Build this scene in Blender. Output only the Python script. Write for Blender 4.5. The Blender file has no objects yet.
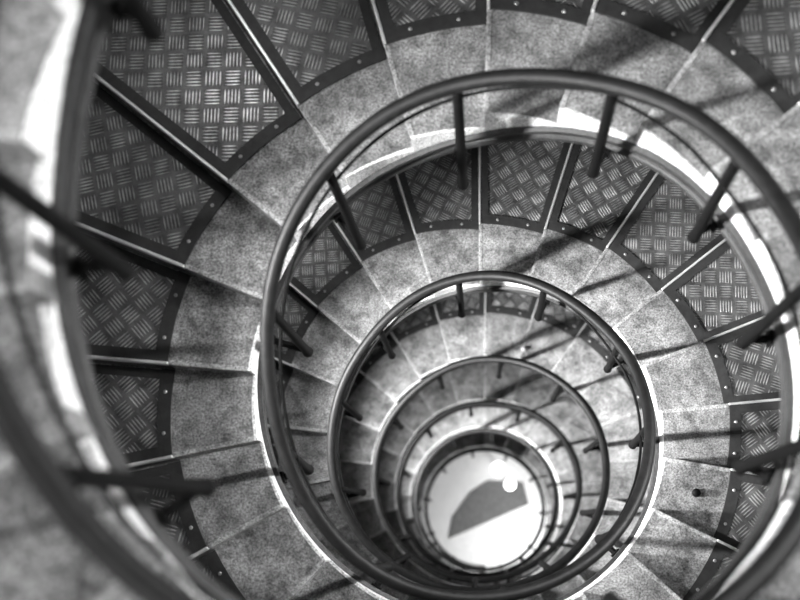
import bpy, bmesh, math, random
from mathutils import Matrix, Vector
random.seed(7)
C = bpy.context.scene.collection
PI2 = 2 * math.pi
S = 1.16                       # metres per handrail radius
# ---- the spiral, in handrail radii; t counts turns going down, 0 at twelve o'clock
P, Z1, HN, R2 = 3.0728, -3.9863, 0.6442, 1.137
RISE = P / 21.0
ROUT = 3.15
T_END = 5.56
ZF = -21.95                    # floor of the well below the camera
def W(x, y, z): return Vector((x * S, y * S, (z - ZF) * S))
def pol(r, t, z, w=0.0):       # point at radius r, turn t, w along the way down
    a = t * PI2
    return W(-r * math.sin(a) - w * math.cos(a), r * math.cos(a) - w * math.sin(a), z)
def interp(kn, t):
    if t <= kn[0][0]: return kn[0][1]
    for (a, x), (b, y) in zip(kn, kn[1:]):
        if t <= b: return x + (y - x) * (t - a) / (b - a)
    return kn[-1][1]
def smooth(kn, t, s=0.02):
    return sum(w * interp(kn, t + d * s) for d, w in ((-2, .06), (-1, .24), (0, .4), (1, .24), (2, .06)))
RAIL_R = [(-1.2, .93), (-.8, .93), (-.738, .948), (-.66, 1.007), (-.643, 1.023), (-.62, 1.041), (-.606, 1.057), (-.5, 1.07), (-.393, 1.07),
    (-.372, 1.077), (-.3, 1.035), (-.2, .995), (-.161, 1.006), (-.138, 1.014), (-.11, 1.007), (-.074, .997),
    (-.039, .996), (-.008, 1.008), (.03, 1.018), (.06, 1.02), (.09, 1.006), (.136, .985), (.175, .964), (.2, .946),
    (.237, .923), (.263, .92), (.287, .924), (.333, .943), (.384, .979), (.42, 1.0), (.456, 1.0), (.5, .99),
    (.56, .979), (.637, .974), (.7, .961), (.75, .957), (.81, .957), (.86, .94), (.9, .953), (.938, .98),
    (.98, 1.007), (1.05, 1.021), (1.09, 1.018), (1.13, 1.008), (1.164, 1.017), (1.2, 1.038), (1.235, 1.047),
    (1.29, 1.083), (1.322, 1.091), (1.351, 1.09), (1.45, 1.065), (1.55, 1.048), (1.66, 1.054), (1.75, 1.045),
    (1.82, 1.043), (1.86, 1.018), (1.9, 1.006), (1.99, .989), (2.05, .982), (2.1, .968), (2.14, .986), (2.2, 1.022),
    (2.26, 1.043), (2.31, 1.072), (2.4, 1.05), (2.58, 1.026), (2.63, 1.03), (2.67, 1.052), (2.756, 1.09),
    (2.79, 1.097), (2.835, 1.07), (2.887, 1.042), (2.936, 1.005), (2.99, .985), (3.04, .997), (3.13, 1.002),
    (3.2, 1.014), (3.28, 1.055), (3.4, 1.05), (3.6, 1.03), (3.8, 1.02), (4.03, 1.01), (6, 1.01)]
def rail_r(t): return smooth(RAIL_R, t)
def rail_z(t): return Z1 - P * t
# noses of the steps: turn and inner radius of the chequer plates
NOSE = [(-.0982, 1.63), (-.0500, 1.628), (-.0046, 1.645), (.0437, 1.610), (.0928, 1.572), (.1425, 1.577), (.1892, 1.575),
    (.2374, 1.56), (.2835, 1.575), (.332, 1.575), (.379, 1.575), (.4305, 1.575), (.482, 1.575), (.5337, 1.57),
    (.585, 1.565), (.635, 1.555), (.6779, 1.546), (.7237, 1.540), (.7664, 1.564), (.8114, 1.562), (.8569, 1.55),
    (.9057, 1.568), (.9518, 1.552), (1.0003, 1.565), (1.0485, 1.605), (1.0930, 1.624), (1.1392, 1.620)]
t = NOSE[0][0]
while t > -.90:
    t -= .0478; NOSE.insert(0, (t, 1.6))
t = NOSE[-1][0]
while t < T_END - .048:
    t += .0476; NOSE.append((t, 1.575))

STR_R = [(-1.2, 1.01), (-.816, 1.01), (-.791, 1.0), (-.767, 1.008), (-.747, 1.028), (-.731, 1.045), (-.713, 1.052), (-.691, 1.072),
    (-.66, 1.096), (-.639, 1.12), (-.6, 1.137), (-.45, 1.15), (-.357, 1.17), (-.3, 1.145), (-.2, 1.122), (-.157, 1.146), (-.107, 1.165),
    (-.079, 1.152), (-.035, 1.134), (0, 1.116), (.034, 1.114), (.107, 1.138), (.2, 1.137), (9, 1.137)]
def sr(t): return smooth(STR_R, t) - R2          # how far the inner edge wanders from its mean radius
POST_FOOT = [(-1, .92), (-.738, .922), (-.64, .967), (-.5, 1.0), (-.323, 1.05), (-.245, 1.03), (-.166, 1.05), (-.083, 1.05), (.012, .96),
    (.108, .95), (.208, .93), (.308, .985), (.5, 1), (6, 1)]

# ---------------------------------------------------------------- mesh helpers
class MB:
    def __init__(s): s.v, s.f = [], []
    def add(s, vs, fs):
        n = len(s.v); s.v += [Vector(v) for v in vs]; s.f += [tuple(i + n for i in f) for f in fs]
    def prism(s, bot, top):
        n = len(bot)
        s.add(list(bot) + list(top), [tuple(range(n - 1, -1, -1)), tuple(range(n, 2 * n))] +
              [(i, (i + 1) % n, n + (i + 1) % n, n + i) for i in range(n)])
    def loft(s, rings, closed=True, caps=True):
        n = len(rings[0]); m = len(rings); vs = [p for r in rings for p in r]; fs = []
        for i in range(m - 1):
            for j in range(n if closed else n - 1):
                a, b = i * n + j, i * n + (j + 1) % n
                fs.append((a, b, b + n, a + n))
        if caps and closed: fs += [tuple(range(n - 1, -1, -1)), tuple(range((m - 1) * n, m * n))]
        s.add(vs, fs)
    def tube(s, pts, rad, n=10):
        rings = []
        for i, p in enumerate(pts):
            d = (pts[min(i + 1, len(pts) - 1)] - pts[max(i - 1, 0)]).normalized()
            up = Vector((0, 0, 1)) if abs(d.z) < .95 else Vector((1, 0, 0))
            u = d.cross(up).normalized(); w = u.cross(d).normalized()
            r = rad[i] if isinstance(rad, (list, tuple)) else rad
            rings.append([p + u * (r * math.cos(k * PI2 / n)) + w * (r * math.sin(k * PI2 / n)) for k in range(n)])
        s.loft(rings)
    def build(s, name, mat, parent=None, smooth_shade=False, bevel=0):
        me = bpy.data.meshes.new(name)
        vs = s.v
        if parent is not None:
            inv = MATS[parent.name].inverted(); vs = [inv @ v for v in vs]
        me.from_pydata([tuple(v) for v in vs], [], s.f); me.update()
        bm = bmesh.new(); bm.from_mesh(me); bmesh.ops.recalc_face_normals(bm, faces=bm.faces); bm.to_mesh(me); bm.free()
        if smooth_shade:
            for p in me.polygons: p.use_smooth = True
        me.materials.append(mat)
        o = bpy.data.objects.new(name, me); C.objects.link(o)
        if parent is not None:
            o.parent = parent; MATS[o.name] = MATS[parent.name]
        else: MATS[o.name] = Matrix.Identity(4)
        if bevel:
            b = o.modifiers.new('edge', 'BEVEL'); b.width = bevel; b.segments = 2; b.limit_method = 'ANGLE'; b.angle_limit = math.radians(40)
        return o
MATS = {}
def empty(name, loc, rz, label, cat, group=None):
    o = bpy.data.objects.new(name, None); C.objects.link(o); o.location = loc; o.rotation_euler = (0, 0, rz)
    o.empty_display_size = .1
    MATS[o.name] = Matrix.Translation(loc) @ Matrix.Rotation(rz, 4, 'Z')
    o['label'] = label; o['category'] = cat
    if group: o['group'] = group
    return o
def sector(r0, r1, ta, tb, zf, n=5):
    pts = [pol(r1, ta + (tb - ta) * i / n, 0) for i in range(n + 1)] + [pol(r0, tb + (ta - tb) * i / n, 0) for i in range(n + 1)]
    ts = [ta + (tb - ta) * i / n for i in range(n + 1)]; ts = ts + ts[::-1]
    return [Vector((p.x, p.y, (zf(t) - ZF) * S)) for p, t in zip(pts, ts)]

# ---------------------------------------------------------------- materials
def nodes(name):
    m = bpy.data.materials.new(name); m.use_nodes = True
    nt = m.node_tree; b = nt.nodes['Principled BSDF']
    return m, nt, b
def g(v): return (v, v, v, 1)
def M_(nt, op, a, b=None, c=None):
    n = nt.nodes.new('ShaderNodeMath'); n.operation = op
    for i, x in enumerate((a, b, c)):
        if x is None: continue
        if isinstance(x, (int, float)): n.inputs[i].default_value = x
        else: nt.links.new(x, n.inputs[i])
    return n.outputs[0]
def noise(nt, vec, scale, detail=4, rough=.6):
    n = nt.nodes.new('ShaderNodeTexNoise'); n.inputs['Scale'].default_value = scale
    n.inputs['Detail'].default_value = detail; n.inputs['Roughness'].default_value = rough
    nt.links.new(vec, n.inputs['Vector']); return n.outputs['Fac']
def ramp(nt, fac, stops):
    r = nt.nodes.new('ShaderNodeValToRGB'); e = r.color_ramp.elements
    while len(e) < len(stops): e.new(.5)
    for x, (p, v) in zip(e, stops): x.position = p; x.color = g(v)
    nt.links.new(fac, r.inputs[0]); return r.outputs[0]
def mixc(nt, a, b, fac, mode='MULTIPLY'):
    n = nt.nodes.new('ShaderNodeMix'); n.data_type = 'RGBA'; n.blend_type = mode
    if isinstance(fac, (int, float)): n.inputs[0].default_value = fac
    else: nt.links.new(fac, n.inputs[0])
    for x, i in ((a, 6), (b, 7)):
        if isinstance(x, (int, float)): n.inputs[i].default_value = g(x)
        else: nt.links.new(x, n.inputs[i])
    return n.outputs[2]
def bump(nt, b, h, strength, dist):
    n = nt.nodes.new('ShaderNodeBump'); n.inputs['Strength'].default_value = strength; n.inputs['Distance'].default_value = dist
    nt.links.new(h, n.inputs['Height']); nt.links.new(n.outputs[0], b.inputs['Normal'])
def stone(name, lo, hi, rough=.75, stain=.6):
    m, nt, b = nodes(name)
    geo = nt.nodes.new('ShaderNodeNewGeometry').outputs['Position']
    big = ramp(nt, noise(nt, geo, 4.5, 6, .68), [(.3, lo), (.5, (lo + hi) / 2), (.68, hi)])
    blot = ramp(nt, noise(nt, geo, 13, 3, .6), [(.34, stain), (.5, 1), (1, 1)])
    fine = ramp(nt, noise(nt, geo, 75, 3, .75), [(.34, .25), (.5, 1), (.68, 1.9)])
    c = mixc(nt, mixc(nt, big, blot, .8), fine, .9)
    nt.links.new(c, b.inputs['Base Color']); b.inputs['Roughness'].default_value = rough
    bump(nt, b, noise(nt, geo, 60, 4, .7), .35, .01)
    return m
def paint(name, v, rough, metal=0., var=.35, spec=.5):
    m, nt, b = nodes(name)
    geo = nt.nodes.new('ShaderNodeNewGeometry').outputs['Position']
    c = ramp(nt, noise(nt, geo, 18, 5, .7), [(.3, v * (1 - var)), (.7, v * (1 + var))])
    nt.links.new(c, b.inputs['Base Color']); b.inputs['Roughness'].default_value = rough; b.inputs['Metallic'].default_value = metal
    b.inputs['Specular IOR Level'].default_value = spec
    bump(nt, b, noise(nt, geo, 50, 3, .6), .15, .004)
    return m
def chequer(name):
    m, nt, b = nodes(name)
    oc = nt.nodes.new('ShaderNodeTexCoord').outputs['Object']
    rnd = nt.nodes.new('ShaderNodeObjectInfo').outputs['Random']
    rot = nt.nodes.new('ShaderNodeVectorRotate'); rot.rotation_type = 'Z_AXIS'
    nt.links.new(oc, rot.inputs['Vector']); nt.links.new(M_(nt, 'MULTIPLY_ADD', rnd, .5, .55), rot.inputs['Angle'])
    sx = nt.nodes.new('ShaderNodeSeparateXYZ'); nt.links.new(rot.outputs[0], sx.inputs[0])
    k = 1 / (.1 * S)
    u = M_(nt, 'MULTIPLY', sx.outputs[0], k); v = M_(nt, 'MULTIPLY', sx.outputs[1], k)
    par = M_(nt, 'FLOORED_MODULO', M_(nt, 'ADD', M_(nt, 'FLOOR', u), M_(nt, 'FLOOR', v)), 2)
    fu = M_(nt, 'FRACT', u); fv = M_(nt, 'FRACT', v)
    ipar = M_(nt, 'SUBTRACT', 1, par)
    a = M_(nt, 'ADD', M_(nt, 'MULTIPLY', fu, par), M_(nt, 'MULTIPLY', fv, ipar))     # along the bar
    c = M_(nt, 'ADD', M_(nt, 'MULTIPLY', fv, par), M_(nt, 'MULTIPLY', fu, ipar))     # across the bars
    cc = M_(nt, 'ADD', M_(nt, 'MULTIPLY', c, 5.6), -.3)
    bar = M_(nt, 'ABSOLUTE', M_(nt, 'SUBTRACT', M_(nt, 'FRACT', cc), .5))             # 0 on a bar
    al = M_(nt, 'ABSOLUTE', M_(nt, 'SUBTRACT', a, .5))                               # 0 at its middle
    lens = M_(nt, 'SUBTRACT', .3, M_(nt, 'MULTIPLY', M_(nt, 'POWER', M_(nt, 'MULTIPLY', al, 2.3), 4), .3))
    h = M_(nt, 'MULTIPLY', M_(nt, 'SUBTRACT', lens, bar), 6)
    inside = M_(nt, 'MULTIPLY', M_(nt, 'GREATER_THAN', cc, 0), M_(nt, 'LESS_THAN', cc, 5))
    cl = nt.nodes.new('ShaderNodeClamp'); nt.links.new(M_(nt, 'MULTIPLY', h, inside), cl.inputs[0])
    hh = cl.outputs[0]
    dirt = ramp(nt, noise(nt, oc, 9, 4, .7), [(.3, .35), (.5, .85), (.68, 1.3)])
    col = mixc(nt, mixc(nt, .12, .5, hh, 'MIX'), dirt, 1)
    nt.links.new(col, b.inputs['Base Color']); b.inputs['Metallic'].default_value = .3
    nt.links.new(M_(nt, 'SUBTRACT', .52, M_(nt, 'MULTIPLY', hh, .2)), b.inputs['Roughness'])
    bump(nt, b, hh, 1.0, .012)
    return m
def emit(name, s):
    m, nt, b = nodes(name); b.inputs['Base Color'].default_value = g(.9)
    b.inputs['Emission Color'].default_value = g(1); b.inputs['Emission Strength'].default_value = s
    return m
M_STONE = stone('worn_stone', .085, .36, .75, .45)
M_NOSE = stone('worn_stone_edge', .16, .5, .6, .6)
M_END = stone('whitewash', .6, .8, .5, .9)  # raised albedo puts the light on the bare stone ends into their colour
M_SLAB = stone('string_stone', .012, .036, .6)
M_WALL = stone('wall_stone', .3, .42)
M_FLOOR = stone('pale_floor_stone', .7, .8, .5, .9)
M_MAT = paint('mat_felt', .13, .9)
M_FRAME = paint('dark_frame_paint', .028, .6, .0, .35, .3)
M_RISER = paint('dark_riser_paint', .04, .6)
M_NOSING = paint('bare_metal_edge', .68, .35, .35, .1)
M_SCREW = paint('screw_metal', .3, .5, .5)
M_RAIL = paint('dark_rail_paint', .010, .5, .0, .4, .15)
M_IRON = paint('dark_iron', .006, .6, 0, .3, .06)
M_GLOBE = emit('lit_globe', 7)
M_PLATE = chequer('chequer_plate')
M_GLASS = emit('window_daylight', 1.2)  # glow for the panes added out of view on the outer wall
M_WFRAME = paint('window_frame_paint', .2, .5)

# ---------------------------------------------------------------- the setting
def struct(o): o['kind'] = 'structure'; return o
def line(t): return Z1 - HN - RISE - .026 - P * t          # the helix through the backs of the treads
T0 = NOSE[0][0]
m = MB(); n = 420; rings = []
for i in range(n + 1):
    t = T0 + (NOSE[-1][0] - T0) * i / n; z = line(t)
    rings.append([pol(r, t, z + dz) for r, dz in ((R2 + .27, -.004), (ROUT - .01, -.004), (ROUT - .01, -.15), (R2 + .27, -.15))])
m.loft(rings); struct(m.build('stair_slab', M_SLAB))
# inner string with its moulding
m = MB(); n = 900; rings = []
prof = [(R2 + .27, -.003), (R2 - .004, -.003), (R2 - .022, -.012), (R2 - .022, -.044), (R2 - .006, -.056), (R2 + .012, -.060),
        (R2 + .012, -.104), (R2 - .004, -.110), (R2 - .012, -.122), (R2 - .012, -.152), (R2 + .0, -.16), (R2 + .27, -.16)]
for i in range(n + 1):
    t = T0 + (NOSE[-1][0] - T0) * i / n; z = line(t)
    rings.append([pol(r + sr(t), t, z + dz) for r, dz in prof])
m.loft(rings)
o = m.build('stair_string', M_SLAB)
o['label'] = 'grey moulded stone string winding along the inner edge under the steps'; o['category'] = 'stair string'
# outer wall, floor
ZTOP = Z1 - P * T0 + 2.2
m = MB(); nn = 96; rings = []
for r, z in ((ROUT, ZF), (ROUT, ZTOP), (ROUT + .3, ZTOP), (ROUT + .3, ZF)):
    rings.append([pol(r, i / nn, z) for i in range(nn)])
rings.append(rings[0]); m.loft(rings, True, False); struct(m.build('wall_outer', M_WALL))
m = MB(); ring = [pol(ROUT + .3, i / nn, ZF) for i in range(nn)]
m.prism([p - Vector((0, 0, .3)) for p in ring], ring); struct(m.build('floor', M_FLOOR))

# ---------------------------------------------------------------- the steps
ORD = 'first second third fourth fifth sixth seventh eighth ninth tenth eleventh twelfth thirteenth fourteenth fifteenth sixteenth seventeenth eighteenth nineteenth twentieth twenty-first twenty-second twenty-third'.split()
TURN = {-1: 'blurred uppermost', 0: 'widest sharp', 1: 'second sharp', 2: 'third', 3: 'fourth', 4: 'fifth', 5: 'lowest'}
def bar(m, t, r0, r1, w0, w1, z0, z1):
    q = [(r0, w0), (r1, w0), (r1, w1), (r0, w1)]
    m.prism([pol(r, t, z0, w) for r, w in q], [pol(r, t, z1, w) for r, w in q])
count = {}
for k in range(1, len(NOSE)):
    (tb, rb0), (tf, rb1) = NOSE[k - 1], NOSE[k]
    z = Z1 - HN - P * tf; tm = (tb + tf) / 2; rb = (rb0 + rb1) / 2
    turn = math.floor(tf + .003); count[turn] = count.get(turn, 0) + 1
    detail = tf < 2.4
    first = count[turn] if turn >= 0 else count[turn]
    where = f"{ORD[count[turn] - 1]} going down the {TURN[turn]} turn from twelve o'clock"
    if turn < 0:
        up = sum(1 for q in NOSE if tf < q[0] < .001)
        where = f"{ORD[up]} going up the {TURN[turn]} turn from twelve o'clock"
    lab = ('stone step with chequer plate, ' if detail else 'small worn stone step, ') + where
    st = empty('stair_step', pol(1.6, tm, z - RISE), math.pi / 2 + tm * PI2, lab, 'stair step', 'steps of the spiral stair')
    m = MB(); ta = tb - .0015
    ri = R2 + sr(tm) + .012
    m.prism(sector(ri, ROUT - .01, ta, tf, lambda t: min(line(t), z - .014)), sector(ri, ROUT - .01, ta, tf, lambda t: z))
    m.build('stone_tread', M_STONE, st)
    rn = R2 + sr(tf)
    m = MB(); bar(m, tf, rn + .012, rb1 - .002, -.02, .004, z - .02, z + .002)
    m.build('nose_strip', M_NOSE, st, bevel=.004)
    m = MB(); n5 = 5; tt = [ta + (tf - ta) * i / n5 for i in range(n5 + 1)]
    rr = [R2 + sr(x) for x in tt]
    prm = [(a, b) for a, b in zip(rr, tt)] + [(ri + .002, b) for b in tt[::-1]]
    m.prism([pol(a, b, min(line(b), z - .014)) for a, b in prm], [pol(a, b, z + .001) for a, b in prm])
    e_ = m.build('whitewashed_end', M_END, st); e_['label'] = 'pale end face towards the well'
    if not detail: continue
    m = MB(); lipz = z
    m.prism(sector(rb + .05, ROUT - .012, tb + .003, tf - .003, lambda t: z), sector(rb + .05, ROUT - .012, tb + .003, tf - .003, lambda t: z + .006))
    m.build('chequer_plate', M_PLATE, st)
    m = MB()
    ns = 6; pi_, po_ = [], []
    for i in range(ns + 1):
        f = i / ns; tt = tb + .0008 + (tf - tb - .0016) * f; r = rb0 + (rb1 - rb0) * f
        pi_.append((r, tt)); po_.append((r + .07, tt))
    q = pi_ + po_[::-1]
    m.prism([pol(r, tt, z + .001) for r, tt in q], [pol(r, tt, z + .012) for r, tt in q])
    bar(m, tf, rb1 + .06, ROUT - .012, -.064, -.012, z + .001, z + .0125)
    bar(m, tb, rb0 + .06, ROUT - .012, .014, .062, z + .001, z + .0125)
    fr = m.build('plate_frame', M_FRAME, st)
    m = MB(); bar(m, tf, rb1, ROUT - .012, -.0095, .0055, z - .03, z + .017)
    m.build('metal_nosing', M_NOSING, st, bevel=.004)
    m = MB(); bar(m, tf, rb1, ROUT - .012, .0005, .005, z - RISE + .002, z - .028)
    m.build('riser_plate', M_RISER, st)
    for f in (.27, .73):
        tt = tb + (tf - tb) * f; r = rb0 + (rb1 - rb0) * f + .036
        m = MB(); c = pol(r, tt, z + .012); rr = .0105 * S
        ring = [c + Vector((rr * math.cos(i * PI2 / 10), rr * math.sin(i * PI2 / 10), 0)) for i in range(10)]
        top = [c + (p - c) * .6 + Vector((0, 0, .005)) for p in ring]
        m.prism(ring, top); m.build('screw', M_SCREW, fr)

# ---------------------------------------------------------------- the railing
t_a, t_b = T0 + .01, NOSE[-1][0] - .01
rl = empty('stair_railing', pol(rail_r(t_b), t_b, rail_z(t_b) - 1.04), 0, 'dark painted round handrail with iron balusters winding down around the open well', 'railing')
m = MB(); n = 1100
m.tube([pol(rail_r(t_a + (t_b - t_a) * i / n), t_a + (t_b - t_a) * i / n, rail_z(t_a + (t_b - t_a) * i / n)) for i in range(n + 1)], .033 * S, 14)
m.build('handrail', M_RAIL, rl, True)
ROD = [(-1.1, .3), (-.166, .3), (-.12, .2), (-.084, .11), (-.08, .07), (.012, .12), (.108, .2), (.208, .33), (.308, .33), (.416, .33),
       (.523, .3), (.63, .35), (.739, .36), (.829, .34), (.9, .12), (1.02, .1), (1.12, .25), (1.2, .4), (1.4, .4), (1.6, .3),
       (1.85, .2), (2.0, .15), (2.3, .35), (2.6, .3), (6, .3)]
m = MB()
m.tube([pol(rail_r(tt), tt, rail_z(tt) - interp(ROD, tt)) for tt in [t_a + (t_b - t_a) * i / n for i in range(n + 1)]], .0085 * S, 6)
m.build('middle_rod', M_IRON, rl, True)
POST = [-.835, -.738, -.64, -.534, -.43, -.323, -.245, -.166, -.083, .012, .108, .208, .308, .416, .523, .631, .739, .829, .93,
        1.022, 1.121, 1.207, 1.3, 1.398]
t = POST[-1]
while t + .0955 < t_b: t += .0955; POST.append(t)
for tt in POST:
    r = rail_r(tt); r_b = interp(POST_FOOT, tt); re = R2 + sr(tt); zt = rail_z(tt); L = 1.03
    m = MB(); pts, rad = [], []
    for i in range(9):
        f = i / 8; pts.append(pol(r + (r_b - r) * f, tt, zt - .01 - (L - .02) * f)); rad.append((.023 if f < .93 else .027) * S)
    pts += [pol(r_b, tt, zt - L - .012), pol(r_b, tt, zt - L - .03), pol(r_b, tt, zt - L - .042)]; rad += [.03 * S, .024 * S, .008 * S]
    m.tube(pts, rad, 10)
    ba = m.build('baluster', M_IRON, rl, True)
    m = MB(); zb = zt - L + .05
    m.tube([pol(r_b + .005, tt, zb), pol(r_b + .06, tt, zb), pol(re - .015, tt, zb + .01)], .018 * S, 8)
    tl = tt
    q = [(re - .026, -.03), (re - .012, -.03), (re - .012, .03), (re - .026, .03)]
    m.prism([pol(a, tt, zb - .03, b) for a, b in q], [pol(a, tt, zb + .045, b) for a, b in q])
    m.build('foot_bracket', M_IRON, ba)

# studs let into two treads
for (tt, r, turn_t) in ((1.945, 1.25, 1.945), (.703, 1.368, .703)):
    k = next(i for i in range(1, len(NOSE)) if NOSE[i][0] > tt)
    z = Z1 - HN - P * NOSE[k][0]
    st = next(o for o in C.objects if o.name.startswith('stair_step') and (o.location - pol(1.6, (NOSE[k][0] + NOSE[k - 1][0]) / 2, z - RISE)).length < .02)
    m = MB(); c = pol(r, tt, z - .002); ring = lambda q, h: [c + Vector((q * S * math.cos(i * PI2 / 14), q * S * math.sin(i * PI2 / 14), h * S)) for i in range(14)]
    m.loft([ring(.026, 0), ring(.026, .01), ring(.018, .022), ring(.008, .026)])
    m.build('stud', M_SCREW if tt > 1 else M_IRON, st, True)

# ---------------------------------------------------------------- the foot of the well
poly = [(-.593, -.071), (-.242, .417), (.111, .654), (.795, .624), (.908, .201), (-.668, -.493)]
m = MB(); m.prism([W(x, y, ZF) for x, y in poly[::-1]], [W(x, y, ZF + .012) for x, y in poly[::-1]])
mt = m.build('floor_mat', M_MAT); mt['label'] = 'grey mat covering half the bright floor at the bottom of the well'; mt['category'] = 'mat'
def globe_lamp(x, y, z, zg, r, label):
    e = empty('globe_lamp', W(x, y, z), 0, label, 'lamp', 'globe lamps at the foot of the stair')
    m = MB(); c = W(x, y, z); ring = lambda q, h: [c + Vector((q * S * math.cos(i * PI2 / 16), q * S * math.sin(i * PI2 / 16), h * S)) for i in range(16)]
    m.loft([ring(.06, 0), ring(.06, .015), ring(.02, .03)]); m.build('base', M_IRON, e)
    m = MB(); m.tube([c + Vector((0, 0, .02 * S)), c + Vector((0, 0, (zg - z - r * .8) * S))], .015 * S, 8); m.build('stem', M_IRON, e)
    m = MB(); rs = []
    for j in range(1, 12):
        a = math.pi * j / 12; rs.append(ring(r * math.sin(a), zg - z - r * math.cos(a)))
    m.loft(rs); m.build('globe', M_GLOBE, e, True)
globe_lamp(.526, .528, ZF + .012, -21.3, .105, 'white globe lamp on a short stem standing on the edge of the grey mat')
globe_lamp(.30, .84, ZF, -21.5, .13, 'white globe lamp on the pale floor beyond the grey mat')

# ---------------------------------------------------------------- light
def area(name, loc, target, sx, sy, power, spread=180):
    l = bpy.data.lights.new(name, 'AREA'); l.shape = 'RECTANGLE'; l.size = sx; l.size_y = sy; l.energy = power; l.spread = math.radians(spread)
    o = bpy.data.objects.new(name, l); C.objects.link(o); o.location = loc
    o.rotation_euler = (target - loc).to_track_quat('-Z', 'Y').to_euler(); return o
ADDED_WIN = [(-.73, 170, 2.4, 0), (.27, 210, 2.4, 0), (1.27, 330, 2.4, 0), (2.27, 360, 2.4, 0), (3.27, 130, 2.4, 0), (4.27, 420, 2.4, 0), (.10, 4, 2.2, 2), (1.11, 3, 2.2, 2), (-1.22, 13, 2.2, 0), (-.22, 62, 2.4, 0), (.78, 80, 2.4, 0), (-.55, 50, 1.9, 1)]  # unseen sources: left row follows the cast shadows, the others added as fill
for i, (tt, pw, hw, wide) in enumerate(ADDED_WIN):
    zc = Z1 - HN - P * tt + hw
    m = MB()
    for w0, w1, z0, z1 in ((-.24, -.2, -.34, .34), (.2, .24, -.34, .34), (-.2, .2, -.34, -.3), (-.2, .2, .3, .34)):
        q = [(ROUT - .035, w0), (ROUT + .02, w0), (ROUT + .02, w1), (ROUT - .035, w1)]
        m.prism([pol(a, tt, zc + z0, b) for a, b in q], [pol(a, tt, zc + z1, b) for a, b in q])
    wf = struct(m.build('window_%d' % (i + 1), M_WFRAME))
    m = MB(); q = [(ROUT - .015, -.2), (ROUT - .005, -.2), (ROUT - .005, .2), (ROUT - .015, .2)]
    m.prism([pol(a, tt, zc - .3, b) for a, b in q], [pol(a, tt, zc + .3, b) for a, b in q])
    m.build('pane', M_GLASS, wf)
    area('window_light', pol(ROUT - .05, tt, zc), pol(1.85, tt - .005, zc - 2.2) if wide == 2 else pol(-1.3, tt, zc - (2.6 if wide else 1.85)), .3, .36, pw, (60, 130, 52)[wide])
# lamps of the entrance hall at the bottom
zb = ZF + 2.4
l = area('hall_light', W(1.5, -1.1, ZF + 1.7), W(0, -.1, ZF), .5, .5, 150)
# even grey fill light, entering where the flights above are left out
w = bpy.data.worlds.new('sky'); bpy.context.scene.world = w; w.use_nodes = True
w.node_tree.nodes['Background'].inputs[0].default_value = g(1); w.node_tree.nodes['Background'].inputs[1].default_value = .27

# ---------------------------------------------------------------- camera
RM = [[.99710958, 0, .07597683], [.01711581, .97429482, -.2246256], [-.07402383, .22527674, .9714787]]
cd = bpy.data.cameras.new('camera'); cam = bpy.data.objects.new('camera', cd); C.objects.link(cam)
cd.sensor_width = 36; cd.lens = 1100 / 800 * 36; cd.clip_start = .05; cd.clip_end = 200
M4 = Matrix(RM).to_4x4(); M4.translation = W(.028463, -.786333, 0); cam.matrix_world = M4
cd.dof.use_dof = True; cd.dof.focus_distance = 6.6 * S; cd.dof.aperture_fstop = .95
sc = bpy.context.scene; sc.camera = cam
sc.view_settings.view_transform = 'Standard'; sc.view_settings.look = 'None'; sc.view_settings.gamma = 1
sc.view_settings.exposure = 0.0
sc.cycles.max_bounces = 6; sc.cycles.diffuse_bounces = 4
sc.cycles.use_denoising = True; sc.cycles.sample_clamp_indirect = 6
